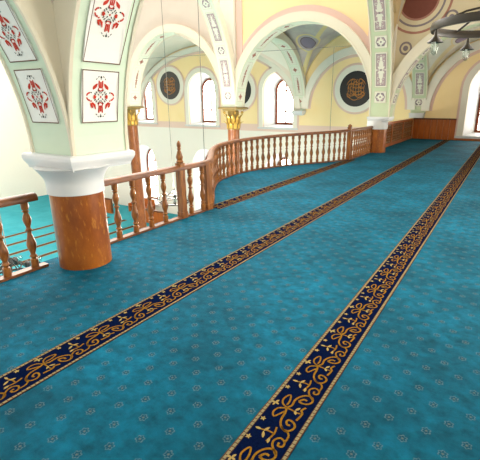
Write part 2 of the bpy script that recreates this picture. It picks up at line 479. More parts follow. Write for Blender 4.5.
def painted_disc(x, z, R, rings):
    n = 40; m = MB(); ks = []
    for i, (r, k) in enumerate(rings):
        y = YR-.152-.002*i
        m.add([(x+R*r*math.cos(2*PI*q/n), y, z+R*r*math.sin(2*PI*q/n)) for q in range(n)], [tuple(range(n))], k)
    return m.build('painted_roundel', [M['rose'], M['stone'], M['maroon'], M['slate']], SP4)
M['maroon'] = plain('painted_maroon', '#7A4A40', .85, .1, .1, 8)
painted_disc(-3.05, 4.75, 1.0, [(1.0, 0), (.93, 1), (.80, 3), (.74, 1), (.62, 0), (.56, 2)])
painted_disc(-3.32, 3.35, .2, [(1, 3), (.7, 1), (.4, 3)])
painted_disc(-2.05, 4.15, .2, [(1, 3), (.7, 1), (.4, 3)])
border('trim_1', A5, .30, .52, YR-.175, M['pink'])
# piers that carry the springing blocks
def pier(x, y, z0, z1, h=.315):
    m = MB(); m.box((x-h, y-h, z0), (x+h, y+h, z1)); o = m.build('pier', M['white']); tag(o, kind='structure')
pier(XR, YN, 1.2, 3.4); pier(XR, YR, 1.22, 7.0); pier(XB, YR, 1.5, 7.0); pier(XA, YR, 1.5, 7.0)
# pink bands beside the yellow spandrel
m = MB(); m.box((XB+.36, YR-.2, 3.0), (XB+.62, YR-.14, 7.5)); m.box((XR-.62, YR-.2, 2.6), (XR-.36, YR-.14, 7.5)); tag(m.build('trim_2', M['pink']), kind='structure')

# vault ceilings
def vault(name, x0, x1, y0, y1, zs, h, mat, th=.12, N=44):
    cx, cy, ax, ay = (x0+x1)/2, (y0+y1)/2, (x1-x0)/2, (y1-y0)/2
    m = MB(); vs = []; fs = []
    # cosine spacing keeps the steep feet smooth
    ts = [-math.cos(PI*i/N) for i in range(N+1)]
    for top in (0, 1):
        for j in ts:
            for i in ts:
                z = zs+h*max(math.sqrt(max(0, 1-i*i)), math.sqrt(max(0, 1-j*j)))
                vs.append((cx+i*ax, cy+j*ay, z+top*th))
    n = N+1; K = n*n
    for j in range(N):
        for i in range(N):
            a = j*n+i; fs.append((a, a+1, a+n+1, a+n)); fs.append((K+a, K+a+n, K+a+n+1, K+a+1))
    for i in range(N):
        for a, b in ((i, i+1), (N*n+i, N*n+i+1), (i*n, i*n+n), (i*n+N, i*n+n+N)):
            fs.append((a, b, K+b, K+a))
    m.add(vs, fs); o = m.build(name, mat, None, True); tag(o, kind='structure'); return o
vault('ceiling', XB, XR, YR, YW, 1.45, 3.6, vault_mat('vault_lilac', (XB+XR)/2, (YR+YW)/2, (XR-XB)/2, (YW-YR)/2, '#B9A9AC', '#C9BDB6', '#DCC694', [(-9.17, 20.02, 4.46, .40)]))
vault('ceiling', XR, XE, YR, YW, 1.3, 3.1, vault_mat('vault_grey', (XE+XR)/2, (YR+YW)/2, (XE-XR)/2, (YW-YR)/2, '#CFC8BA', '#DAD3C4', '#D6C49C', [(-2.2, 19.8, 4.1, .3)]))
vault('ceiling', -22.6, XB, YR, YW, 1.45, 3.6, vault_mat('vault_cream', (XB-22.6)/2, (YR+YW)/2, (XB+22.6)/2, (YW-YR)/2, '#E6DFCF', '#EAE2D4', '#E6D3C2'))
vault('ceiling', XR, XE, YN, YR, 1.25, 6.4, vault_mat('vault_gallery', (XE+XR)/2, (YN+YR)/2, (XE-XR)/2, (YR-YN)/2, '#B9B3A2', '#C8BFAE', '#C4AE86', [(-2.9, 13.6, 3.75, .42)], '#6B3530'))
vault('ceiling', XR, XE, Y0, YN, 1.25, 3.0, M['ceil_white'])

# ------------------------------------------------------------------ end wall, windows
def arched(x0, x1, z0, z1, n=16, point=.0):
    r = (x1-x0)/2; cx = (x0+x1)/2; zs = z1-r*(1+point)
    return [(x0, z0), (x1, z0)]+[(cx+r*math.cos(PI*i/n), zs+r*(1+point)*math.sin(PI*i/n)) for i in range(n+1)]
UP = [(-22.75, -20.9+.0, .30, 3.45), (-18.12, -15.98, .30, 3.45), (-12.58, -10.62, .30, 3.30), (-1.86, .3, .2, 3.35)]
UP[0] = (-23.3, -21.25, .35, 3.5)
LOW = [(-23.6, -21.4, -5.5, -1.2), (-18.1, -16.0, -5.5, -1.2), (-12.5, -10.5, -5.5, -1.2)]
holes = [arched(*w) for w in UP]+[arched(*w, point=.25) for w in LOW]
wl = plate('wall_end', [(-34, -6.3), (4, -6.3), (4, 8), (-34, 8)], holes, YW, .14, M['wall']); tag(wl, kind='structure')

def loft(m, A, ya, B, yb, k=0):
    n = len(A); m.add([(x, ya, z) for x, z in A]+[(x, yb, z) for x, z in B], [(i, (i+1) % n, n+(i+1) % n, n+i) for i in range(n)], k)
def ringplate(m, A, B, y0, y1, k=0):
    n = len(A)
    m.add([(x, y0, z) for x, z in A]+[(x, y0, z) for x, z in B]+[(x, y1, z) for x, z in A]+[(x, y1, z) for x, z in B],
          sum([[(i, (i+1)%n, n+(i+1)%n, n+i), (2*n+i, 3*n+i, 3*n+(i+1)%n, 2*n+(i+1)%n), (i, 2*n+i, 2*n+(i+1)%n, (i+1)%n), (n+i, n+(i+1)%n, 3*n+(i+1)%n, 3*n+i)] for i in range(n)], []), k)
def window(idx, x0, x1, z0, z1, point, casing):
    e = empty('window_%d' % idx, ((x0+x1)/2, YW, z0)); tag(e, kind='structure'); off = Vector(e.location)
    def put(m, name, mat, par=e):
        m.v = [tuple(Vector(v)-off) for v in m.v]; return m.build(name, mat, par)
    T = 1.0; ins = .4 if idx == 4 else .3
    A = arched(x0, x1, z0, z1, point=point); B = arched(x0+ins, x1-ins, z0+.12, z1-.3, point=point)
    m = MB(); loft(m, A, YW+.1, B, YW+T); put(m, 'window_reveal', M['white_paint'])
    if casing:
        m = MB(); ringplate(m, arched(x0-.27, x1+.27, z0-.06, z1+.27, point=point), A, YW-.05, YW+.02); put(m, 'window_casing', M['white'])
        m = MB(); ringplate(m, arched(x0-.37, x1+.37, z0-.06, z1+.37, point=point), arched(x0-.27, x1+.27, z0-.05, z1+.27, point=point), YW-.02, YW+.01); put(m, 'painted_border', M['pink'])
    # timber frame
    f = .12; C = arched(x0+ins+f, x1-ins-f, z0+.12+f, z1-.3-f, point=point)
    m = MB(); ringplate(m, B, C, YW+T-.04, YW+T+.04); fr = put(m, 'window_frame', M['frame'])
    bx0, bx1, bz0 = x0+ins+f, x1-ins-f, z0+.12+f; r = (bx1-bx0)/2; cx = (bx0+bx1)/2; zs = (z1-.3-f)-r*(1+point)
    def bar(a, b, nm):
        m = MB(); m.box(a, b); put(m, nm, M['frame'])
    bar((cx-.04, YW+T-.035, bz0), (cx+.04, YW+T+.035, z1-.3-f), 'mullion')
    hts = [zs, bz0+(zs-bz0)*.36] if casing else [zs, bz0+(zs-bz0)*.33, bz0+(zs-bz0)*.66]
    for q in hts: bar((bx0, YW+T-.03, q-.035), (bx1, YW+T+.03, q+.035), 'transom')
    m = MB(); n = len(C); m.add([(x, YW+T-.004, z) for x, z in C]+[(x, YW+T+.004, z) for x, z in C], [tuple(range(n)), tuple(range(2*n-1, n-1, -1))]+[(i, (i+1)%n, n+(i+1)%n, n+i) for i in range(n)]); put(m, 'window_pane', M['glass'])
    m = MB(); m.box((x0-.32 if casing else x0-.05, YW-.1, z0-.1), (x1+.32 if casing else x1+.05, YW+.12, z0)); put(m, 'window_sill', M['white_paint'])
for i, w in enumerate(UP): window(i+1, *w, 0.0, True)
for i, w in enumerate(LOW): window(i+5, *w, .25, False)

# painted arches on the end wall (white rib, pink line)
def wall_arch(idx, cx, a, b, zs, w=.36, foot=None):
    def ring(r0, r1, y0, y1, name, mat):
        m = MB(); N = 44; vs = []; fs = []
        for i in range(N+1):
            for r in (r0, r1):
                for yy in (y0, y1): vs.append((cx-(a+r)*math.cos(PI*i/N), yy, zs+(b+r)*math.sin(PI*i/N)))
        for i in range(N):
            p = i*4; q = p+4
            fs += [(p, q, q+2, p+2), (p+1, p+3, q+3, q+1), (p, p+1, q+1, q), (p+2, q+2, q+3, p+3)]
        fs += [(0,2,3,1), (N*4, N*4+1, N*4+3, N*4+2)]
        m.add(vs, fs); tag(m.build(name, mat), kind='structure')
    ring(0, w, YW-.12, YW+.02, 'trim_%d' % idx, M['white'])
    ring(-.13, 0, YW-.02, YW+.01, 'trim_%d' % (idx+1), M['pink'])
wall_arch(3, (XB+XR)/2, 2.62, 2.62, 1.35)
wall_arch(5, (XR+XE)/2, 2.55, 2.7, 1.3)
wall_arch(7, (-22.6+XB)/2, 5.95, 3.35, 1.3, .3)

# wainscot of the gallery end, baseboard
e = empty('wainscot', (-3.2, YW, 0)); tag(e, kind='structure')
m = MB(); n = 7; x0, x1 = -4.1, -2.2
for i in range(n):
    a = x0+(x1-x0)*i/n; b = x0+(x1-x0)*(i+1)/n; m.box((a+.004+3.2, -.05, .0), (b-.004+3.2, 0, .95))
m.build('wainscot_boards', M['board'], e)
m = MB(); m.box((x0+3.2, -.075, .9), (x1+3.2, 0, .97)); m.build('cap_rail', M['rail'], e)
m = MB(); m.box((-2.2, YW-.06, 0), (2.15, YW, .09)); tag(m.build('baseboard_end', M['board']), kind='structure')
m = MB(); m.box((.55, YW-.05, .09), (2.15, YW, .95)); tag(m.build('wainscot', M['board']), kind='structure')

# right wall of the gallery, with arched openings for its windows
hol = [arched(c-1.1, c+1.1, .3, 3.3) for c in (-.2, 5.9, 9.0, 11.9, 18.2)]
wr = plate('wall_right', [(Y0, -.2), (YW+.1, -.2), (YW+.1, 5), (Y0, 5)], hol, XE, .2, M['yellow'], axis='X'); tag(wr, kind='structure')

# wall medallions
def medallion(x, z, label):
    e = empty('medallion', (x, YW-.012, z)); tag(e, label, 'medallion', 'round calligraphy medallions on the end wall')
    def rg(r0, r1, y0, y1, name, mat, n=48):
        m = MB(); A = [(r1*math.cos(2*PI*i/n), r1*math.sin(2*PI*i/n)) for i in range(n)]; B = [(r0*math.cos(2*PI*i/n), r0*math.sin(2*PI*i/n)) for i in range(n)]
        ringplate(m, A, B, y0, y1); return m.build(name, mat, e)
    rg(.84, 1.14, -.05, 0.0, 'plaster_ring', M['white']); rg(1.14, 1.24, -.03, 0.0, 'painted_border', M['pink'])
    m = MB(); n = 48; R = .86
    m.add([(R*math.cos(2*PI*i/n), -.06, R*math.sin(2*PI*i/n)) for i in range(n)]+[(R*math.cos(2*PI*i/n), 0, R*math.sin(2*PI*i/n)) for i in range(n)], [tuple(range(n)), tuple(range(2*n-1, n-1, -1))]+[(i, (i+1)%n, n+(i+1)%n, n+i) for i in range(n)])
    m.build('disc', M['black'], e)
    S = []; rg_ = random.Random(int(abs(x)*10))
    for k in range(7):
        xx = -.36+.12*k; t_ = .40-.25*(abs(k-3)/3)**2
        S.append(ribbon([(xx+.02, -t_*.8), (xx-.012, 0), (xx+.012, t_)], .028))
    for (a, b, r_, a0, a1) in ((-.2, -.1, .2, .95, 2.1), (.16, -.14, .22, .9, 2.15), (-.05, -.22, .26, 1.1, 1.95), (.1, .04, .3, 1.05, 1.85), (-.24, .1, .12, 0, 1.7), (.26, .14, .13, .2, 2), (-.02, .2, .11, -.3, 1.4), (-.12, .3, .12, .1, 1.2), (.2, .32, .1, -.2, 1.1), (-.3, -.26, .1, .4, 1.9), (.32, -.24, .09, -.4, 1.3), (0, 0, .47, .12, .4), (0, 0, .47, .6, .9), (0, 0, .47, 1.12, 1.42), (0, 0, .47, 1.58, 1.9)):
        S.append(ribbon(arcpts(a, b, r_, a0*PI, a1*PI, 12), .036, True))
    for q in (-.26, -.12, .05, .2): S.append(ribbon([(-.44+abs(q)*.3, q), (-.2, q+.05), (0, q-.02), (.22, q+.04), (.44-abs(q)*.3, q-.02)], .034, True))
    for _ in range(16):
        aa = rg_.uniform(0, 2*PI); rr_ = rg_.uniform(.1, .47); S.append(disc(rr_*math.cos(aa), rr_*math.sin(aa), .018, 6))
    m = MB()
    for i, st in enumerate(S):
        for pl in st: m.add([(p[0]*1.12, -.064-.0005*i, p[1]*1.12) for p in pl], [tuple(range(len(pl)))])
    m.build('lettering', M['script'], e)
medallion(-7.07, 2.33, 'black and gold calligraphy medallion nearest the green pier on the yellow wall')
medallion(-14.2, 2.35, 'calligraphy medallion mostly hidden behind the arch above the gold capital')
medallion(-19.58, 2.72, 'black and gold calligraphy medallion between the two left bright windows')

# ------------------------------------------------------------------ columns
def bell(r0, r1, z0, z1, n=8):   # cavetto flare
    return [(r0+(r1-r0)*(1-math.cos(PI/2*i/n)), z0+(z1-z0)*i/n) for i in range(n+1)]
def short_column(x, y, label, r=.315, half=.4, ztop=1.2, sh=(0, 0)):
    e = empty('column', (x+sh[0], y+sh[1], 0)); tag(e, label, 'column')
    m = MB(); m.lathe([(r*1.0, 0), (r*1.0, .02), (r*.985, .80), (r*.985, .83)], n=40); m.build('shaft', M['shaft'], e, True)
    m = MB(); zb = .82; m.lathe([(r*1.03, zb-.02), (r*1.04, zb+.06)]+bell(r*1.04, half*.93, zb+.08, ztop-.13), n=40); m.build('capital', M['white_paint'], e, True)
    m = MB(); q = math.sqrt(2)
    m.lathe([(half*.9*q, ztop-.15), (half*.92*q, ztop-.12), (half*.98*q, ztop-.075), (half*1.0*q, ztop-.05), (half*1.0*q, ztop-.02), (half*.96*q, ztop)], (-sh[0]*.8, -sh[1]*.8, 0), n=4, rot=PI/4)
    m.build('abacus', M['white_paint'], e)
    return e
short_column(XR, YN, 'thick brown marbled column with white square capital at the near end of the railing', .272, .4, 1.2, (.075, -.18))
short_column(XR, YR, 'brown column with white capital far along the carpet at the end of the railing', .345, .38, 1.22, (-.1, -.07))

def tall_column(x, y, label):
    e = empty('column', (x, y, -6)); tag(e, label, 'column', 'tall columns with gilded capitals')
    Z = 6
    m = MB(); m.lathe([(.36, 0), (.36, .25), (.3, .35), (.27, .45), (.25, .55), (.25, Z+.55), (.27, Z+.6)], n=28); m.build('shaft', M['shaft2'], e, True)
    m = MB(); m.lathe([(.26, Z+.58), (.29, Z+.63), (.27, Z+.68), (.25, Z+1.05), (.235, Z+1.12), (.235, Z+1.34)], n=28, k=1)
    for row, (zz, hh, r0, cnt, ph) in enumerate(((.64, .30, .275, 9, 0), (.84, .40, .27, 9, .5))):
        for k in range(cnt):
            a = 2*PI*(k+ph)/cnt; c, s = math.cos(a), math.sin(a)
            rows = []
            for i in range(7):
                t = i/6; rr = r0+.02*t+(.13*max(0, t-.5)**1.3*2.2); zq = Z+zz+hh*t-(.10*max(0, t-.72)); wd = .078*math.sin(PI*(.25+.72*t))
                rows.append([(rr*c-wd*s, rr*s+wd*c, zq), ((rr+.025)*c, (rr+.025)*s, zq), (rr*c+wd*s, rr*s-wd*c, zq)])
            vs = sum(rows, []); fs = []
            for i in range(6):
                fs += [(i*3, i*3+1, i*3+4, i*3+3), (i*3+1, i*3+2, i*3+5, i*3+4)]
            m.add(vs, fs)
    for k in range(4):   # corner volutes
        a = PI/4+k*PI/2; c, s = math.cos(a), math.sin(a)
        sp = [(.38+.05*math.cos(w)*(1-w/14), Z+1.27+.05*math.sin(w)*(1-w/14)) for w in [i*.6 for i in range(18)]]
        m.tube([(p*c, p*s, z) for p, z in sp], .022, 5)
    m.build('capital', [M['gold'], M['gap_shade']], e, True)
    m = MB(); q = math.sqrt(2); m.lathe([(.30*q, Z+1.34), (.34*q, Z+1.385), (.45*q, Z+1.42), (.47*q, Z+1.46), (.42*q, Z+1.5)], n=4, rot=PI/4); m.build('abacus', M['olive'], e)
    return e
tall_column(XB, YR, 'tall reddish column with gilded leaf capital rising behind the curve of the railing')
tall_column(XA, YR, 'tall reddish column with carved capital just right of the near green pier')

hid = tall_column(XA-6.1, YR, None)
for k_ in ('label', 'category', 'group'):
    if k_ in hid: del hid[k_]
hid['kind'] = 'structure'
# corbel capitals of the two wall ends
def corbel(x, label, z=1.25, half=.36):
    e = empty('corbel', (x, YW, z)); tag(e, label, 'corbel', None)
    m = MB(); m.box((-half, -.5, -.07), (half, 0, 0)); m.box((-half*.93, -.46, -.13), (half*.93, 0, -.07)); m.build('abacus', M['white_paint'], e)
    m = MB()
    for i in range(6): t = i/6; m.box((-half*(.9-.3*t*t), -.43+.3*t*t, -.13-.02*(i+1)), (half*(.9-.3*t*t), 0, -.13-.02*i))
    m.build('bell', M['white_paint'], e)
corbel(XB, 'white wall corbel under the ornamented arch right of the third bright window')
e = empty('corbel', (XR, YW, 1.2)); tag(e, 'white corbel block on the end wall above the brown wainscot', 'corbel')
m = MB(); m.box((-.335, -.43, -.06), (.335, 0, 0)); m.build('abacus', M['white_paint'], e)
m = MB(); m.box((-.31, -.41, -.215), (.31, -.08, -.06)); m.box((-.32, -.08, -.215), (.32, 0, -.06)); m.build('bell', M['white_paint'], e)

# ------------------------------------------------------------------ floors and carpet
def cr(pts, n=8):
    out = []
    for i in range(len(pts)-1):
        p = [pts[max(i-1,0)], pts[i], pts[i+1], pts[min(i+2, len(pts)-1)]]
        for k in range(n):
            t = k/n; out.append(tuple(.5*((2*p[1][j])+(-p[0][j]+p[2][j])*t+(2*p[0][j]-5*p[1][j]+4*p[2][j]-p[3][j])*t*t+(-p[0][j]+3*p[1][j]-3*p[2][j]+p[3][j])*t**3) for j in range(2)))
    out.append(pts[-1]); return out
XRAIL = -4.15
ctrl = [(XRAIL, 3.22), (XRAIL, 4.0), (XRAIL, 4.65), (-4.16, 5.3), (-4.5, 5.85), (-5.05, 6.6), (-5.5, 7.4), (-5.68, 8.3), (-5.6, 9.2), (-5.35, 10.05), (-4.93, 10.85), (-4.5, 11.6), (-4.2, 12.4), (XRAIL, 13.2), (XRAIL, 14.6)]
curve = cr(ctrl, 8)
edge = [(XRAIL-.13, -3.4), (XRAIL-.13, 3.0)]+[(x-.13, y) for x, y in curve]+[(XRAIL-.13, 15.2), (XRAIL-.13, YW+.1)]
m = MB(); loop = edge+[(XE, YW+.1), (XE, -3.4)]; n = len(loop)
m.add([(x, y, 0) for x, y in loop]+[(x, y, -.35) for x, y in loop], [tuple(range(n)), tuple(range(2*n-1, n-1, -1))]+[(i, n+i, n+(i+1)%n, (i+1)%n) for i in range(n)])
m.k = [0, 1]+[1]*n
FL = m.build('floor', [M['carpet'], M['white']]); tag(FL, kind='structure')
bm = bmesh.new(); bm.from_mesh(FL.data); bmesh.ops.triangulate(bm, faces=[f for f in bm.faces if len(f.verts) > 4]); bm.to_mesh(FL.data); bm.free()
tag(plate('wall_left', [(-4, -6.3), (YW, -6.3), (YW, 8), (-4, 8)], [], -34.2, .2, M['white'], axis='X'), kind='structure')
m = MB(); m.box((-34, -4, -6.3), (2.15, YW, -6.0)); FL2 = m.build('floor', M['carpet_low']); tag(FL2, kind='structure')

def stripe(xc, ya, yb, parent, w=.29, simple=False, z=0.0):
    U = .46; m = MB(); x0 = xc-w/2
    m.box((x0, ya, z-.002), (x0+w, yb, z+.003), 0)
    zt = z+.0042
    def put(polys, k, oy, dz=0.0):
        for pl in polys:
            pts = [(x0+p[1], oy+p[0]) for p in pl]
            if max(p[1] for p in pts) > yb or min(p[1] for p in pts) < ya: continue
            m.add([(a, b, zt+.0003*k+dz) for a, b in pts], [tuple(range(len(pts)))], k)
    # borders: brown line with cream beads
    for v0 in (0, w-.026):
        put([[(0, v0), (yb-ya, v0), (yb-ya, v0+.026), (0, v0+.026)]], 4, ya, -.0014)
    q = ya
    while q < yb-.03:
        for v0 in (.006, w-.022): put([[(0, v0-.001), (.023, v0+.001), (.023, v0+.017), (0, v0+.016)]], 3, q)
        q += .0287
    unit = []
    S = lambda pts, wd=.011, k=1, tp=False: unit.append((ribbon(pts, wd, tp), k))
    # main scroll (u along the strip, v from the left edge to the right)
    for pts, wd in (
        ([(.1432,.1227),(.1038,.1334),(.0488,.1377),(.0118,.1533),(-.0147,.1844),(-.004,.2177),(.0294,.2296),(.0562,.2137),(.0657,.1826),(.0495,.1708),(.0274,.1862),(.0329,.2018)], .013),
        ([(.1463,.1211),(.1778,.14),(.2278,.1364),(.2691,.1518),(.2972,.1812),(.2963,.2167),(.2631,.2327),(.2333,.2173),(.2223,.1879),(.2272,.1606)], .013),
        ([(.2272,.1606),(.2569,.1787),(.2561,.2028)], .014),
        ([(.1494,.1195),(.1639,.0881),(.2007,.0717),(.2469,.0839),(.249,.0988),(.2036,.113),(.1658,.1125)], .011),
        ([(.1401,.1174),(.1182,.0799),(.0767,.0703),(.0492,.0897),(.0791,.1079),(.1131,.1258)], .011),
        ([(.2008,.2211),(.1666,.2072),(.1424,.2227),(.0809,.2149)], .013), ([(.1432,.1227),(.1433,.1572),(.137,.1903),(.1405,.2128)], .010),
        ([(.2799,.2253),(.3212,.1845),(.3584,.175),(.386,.1987),(.3706,.2308),(.3404,.2324),(.3339,.21),(.3561,.2059)], .012),
        ([(.3706,.2308),(.416,.2302),(.4403,.2115),(.4415,.1892),(.4643,.1618)], .011),
        ([(.3299,.1419),(.3949,.1542),(.4441,.144)], .011), ([(.3949,.1542),(.3987,.1202),(.3901,.0766)], .010)):
        S(cr(pts, 3), wd)
    for (a, b, an, L) in ((.148, .175, .5, .04), (.148, .175, 2.6, .035), (.385, .095, 2.7, .05), (.385, .095, .4, .045), (.39, .08, -1.6, .04), (.36, .145, 2.9, .04)):
        unit.append((leafshape(a, b, an, L, .016), 2))
    for (a, b) in ((.155, .042),):
        for k in range(4): unit.append((leafshape(a, b, .5+k*1.35, .03, .014), 2))
    for (a, b) in ((.313, .043), (.0045, .046)):
        for k in range(5): unit.append((leafshape(a, b, k*2*PI/5, .018, .009), 2))
    oy = 1.62-U*math.ceil((1.62-ya)/U+1)
    while oy < yb:
        for polys, k in unit: put(polys, k, oy)
        oy += U
    return m.build('carpet_stripe', [M['navy'], M['scroll'], M['leaf'], M['bead'], M['rust']], parent)
stripe(-.85, -1.0+.05, YW-.1, FL); stripe(-2.47, -1.0, YW-.1, FL); stripe(-4.1, 5.36, 12.5, FL); 
# lower hall carpet lines
for xc in (-9.0, -10.6, -12.2, -13.8, -15.4, -17.0, -18.6, -20.2, -21.8, -23.4, -25.0):
    m = MB(); m.box((xc-.15, -3, -6.002), (xc+.15, 18.6, -5.994), 0); m.box((xc-.17, -3, -6.002), (xc-.12, 18.6, -5.992), 1); m.box((xc+.12, -3, -6.002), (xc+.17, 18.6, -5.992), 1)
    m.build('carpet_stripe', [M['rust'], M['bead']], FL2)

# ------------------------------------------------------------------ balustrade
def rail_z(y):
    if y < 7: return .79
    return .79+.11*min(1, (y-7)/5.4)
BP = [(.036, 0), (.036, .10), (.022, .11), (.022, .12), (.038, .14), (.024, .16), (.026, .185), (.040, .235), (.046, .27), (.042, .31), (.028, .37), (.020, .42), (.020, .435), (.036, .455), (.020, .475), (.022, .50), (.036, .55), (.040, .585), (.030, .63), (.020, .655), (.036, .675), (.020, .69), (.034, .70), (.036, .79)]
BALM = None
def baluster(parent, x, y, zb, zt, k=1):
    global BALM
    if BALM is None:
        m = MB(); m.lathe([(r, z/.79) for r, z in BP], n=12); o = m.build('baluster', M['wood'], parent, True); BALM = o.data
    else:
        o = bpy.data.objects.new('baluster', BALM); COL.objects.link(o); o.parent = parent
    o.location = (x-parent.location.x, y-parent.location.y, zb); o.scale = (k, k, zt-zb); return o
SEC = [(-.055, 0), (-.06, .03), (-.045, .06), (-.02, .075), (.02, .075), (.045, .06), (.06, .03), (.055, 0)]
SECB = [(-.045, 0), (-.045, .028), (.045, .028), (.045, 0)]
def newel(parent, x, y, h, half=.05, fin=True, zt=.85):
    m = MB(); px, py = x-parent.location.x, y-parent.location.y
    m.box((px-half, py-half, 0), (px+half, py+half, zt)); m.box((px-half*1.15, py-half*1.15, 0), (px+half*1.15, py+half*1.15, .1))
    o = m.build('newel_post', M['wood'], parent)
    if fin:
        m = MB(); m.lathe([(half*.9, 0), (half*1.15, .02), (half*.8, .045), (half*1.0, .07), (half*1.05, .09), (half*.7, .15), (half*.42, .19), (half*.65, .205), (half*.45, .22), (half*.62, .25), (half*.6, .28), (half*.3, .31), (.004, .325)], (px, py, zt), n=14); m.build('finial', M['wood'], o, True)
    return o
def balustrade(path, label, first=0, step=.29, skip=()):
    e = empty('balustrade', (path[0][0], path[0][1], 0)); tag(e, label, 'railing')
    ox, oy = path[0]
    m = MB(); m.sweep([(x-ox, y-oy, rail_z(y)-.055) for x, y in path], SEC); m.build('handrail', M['rail'], e, True)
    m = MB(); m.sweep([(x-ox, y-oy, .0) for x, y in path], SECB); m.build('bottom_rail', M['rail'], e)
    L = [0]
    for a, b in zip(path, path[1:]): L.append(L[-1]+math.dist(a, b))
    s = first
    step0 = step
    while s < L[-1]-.08:
        i = max(j for j in range(len(L)-1) if L[j] <= s); t = (s-L[i])/(L[i+1]-L[i])
        x = path[i][0]+(path[i+1][0]-path[i][0])*t; y = path[i][1]+(path[i+1][1]-path[i][1])*t
        if all(math.dist((x, y), q) > .1 for q in skip): baluster(e, x, y, .025, k=1.12 if y > 5.3 else 1.05, zt= rail_z(y)-.05)
        s += step0 if y < 5.2 else step0*.75
    return e
np_ = [(XRAIL, 4.65), (-4.16, 5.27), (-4.2, 12.4)]
BAL = balustrade(curve, 'long turned wooden balustrade curving out over the hall beside the teal carpet', .2, .285, np_)
newel(BAL, XRAIL, 4.65, 1.1, .05, True, .84); newel(BAL, -4.16, 5.27, .85, .065, False, .77); newel(BAL, -4.2, 12.4, 1.0, .055, False, .98)
m = MB(); m.lathe([(.05, 0), (.07, .02), (.06, .05), (.02, .08)], (-4.2-BAL.location.x, 12.4-BAL.location.y, .98), n=12); m.build('post_cap', M['wood'], BAL, True)
balustrade([(XRAIL, -2.8+.2*i) for i in range(27)], 'short wooden balustrade left of the near thick column', .15, .29)

# carved lattice screen beyond the far column
e = empty('lattice_screen', (XRAIL, 15.35, 0)); tag(e, 'carved wooden lattice screen between the far column and the end wall', 'railing')
LS = YW-.06-15.35
m = MB(); m.box((-.04, 0, 0), (.04, LS, .12)); m.box((-.05, 0, .86), (.05, LS, .95))
for q in (0, LS/3, 2*LS/3, LS-.1): m.box((-.042, q, .12), (.042, q+.1, .86))
m.build('frame', M['board'], e)
m = MB(); st = .21; z0, z1 = .12, .86
nn = int(LS/st)+5
for k in range(-5, nn):
    for sg in (1, -1):
        y0 = k*st if sg > 0 else k*st+.74; pts = []
        for i in range(9):
            z = z0+(z1-z0)*i/8; y = y0+sg*(z-z0)
            if 0 <= y <= LS: pts.append((0, y, z))
        if len(pts) > 1: m.tube(pts, .017, 4)
for k in range(int(LS/st)): m.tube([(0, (k+.5)*st, z0), (0, (k+.5)*st, z1)], .011, 4)
m.tube([(0, .05, .37), (0, LS-.05, .37)], .018, 4); m.tube([(0, .05, .61), (0, LS-.05, .61)], .018, 4)
m.build('fretwork', M['wood'], e)
m = MB(); m.box((-.03, .05, .12), (-.015, LS-.05, .86)); m.build('backing_panel', M['cream_panel'], e)

# ------------------------------------------------------------------ chandeliers, wires
def hanging_chandelier(x, y, z, label, group, r=.55, top=8.0):
    e = empty('chandelier', (x, y, z)); tag(e, label, 'chandelier', group)
    m = MB(); n = 32; m.tube([(r*math.cos(2*PI*i/n), r*math.sin(2*PI*i/n), 0) for i in range(n)], .03, 6, closed=True); m.tube([(r*.6*math.cos(2*PI*i/n), r*.6*math.sin(2*PI*i/n), .22) for i in range(n)], .022, 6, closed=True); m.build('ring', M['iron'], e, True)
    m = MB()
    for k in range(8):
        a = 2*PI*k/8; c, s = math.cos(a), math.sin(a)
        p = [(r*1.0, 0), (r*1.15, .05), (r*1.2, .13), (r*1.12, .18), (r*1.06, .13), (r*1.1, .1)]
        m.tube([(q*c, q*s, w) for q, w in p], .018, 5)
        m.tube([(r*c, r*s, 0), (r*.6*c, r*.6*s, .22), (.04*c, .04*s, .5)], .012, 5)
    m.build('scroll_arms', M['iron'], e, True)
    m = MB(); m.lathe([(.02, -.1), (.07, -.03), (.03, .05), (.03, .3), (.08, .36), (.03, .44), (.03, .55), (.01, .62)], n=12); m.build('stem', M['iron'], e, True)
    for k in range(8):
        a = 2*PI*k/8; m = MB(); m.lathe([(.03, .0), (.05, .03), (.075, .12), (.07, .16)], (r*1.12*math.cos(a), r*1.12*math.sin(a), .14), n=10); m.build('glass_cup', M['lampglass'], e, True)
    for k in range(4):
        a = PI/4+PI/2*k; m = MB(); cx, cy = r*.6*math.cos(a), r*.6*math.sin(a)
        m.lathe([(.02, .40), (.06, .37), (.065, .28), (.03, .22)], (cx, cy, 0), n=8); m.build('lantern', M['iron'], e, True)
    m = MB(); m.tube([(0, 0, .6), (0, 0, top-z)], .010, 6); m.build('cable', M['cable'], e)
    return e
hanging_chandelier(-11.1, 12.0, -2.1, 'black iron chandelier hanging on the left cable behind the railing', 'atrium chandeliers')
hanging_chandelier(-7.92, 10.0, -2.6, 'black iron chandelier on the cable beside the second bright window', 'atrium chandeliers')
hanging_chandelier(-9.3, 4.55, -2.15, 'black iron chandelier seen left of the near thick column', 'atrium chandeliers', .6)
def wire(p, q, r, label, name='tie_rod', cat='rod'):
    e = Vector(p); m = MB(); m.tube([(0,0,0), tuple(Vector(q)-e)], r, 6); o = m.build(name, M['cable'], None, False, p); tag(o, label, cat); return o
wire((XA+.36, YR, 3.62), (XB-.36, YR, 3.58), .009, 'thin tie rod crossing the arch between the two gilded capitals')
wire((XB+.36, YR, 3.58), (XR-.36, YR, 3.55), .009, 'thin tie rod crossing the arch left of the far green pier')
wire((-5.83, YR, 3.55), (-5.83, YR, -1.2), .009, 'thin plumb cable hanging in front of the yellow wall left of the right medallion', 'hanging_cable', 'cable')

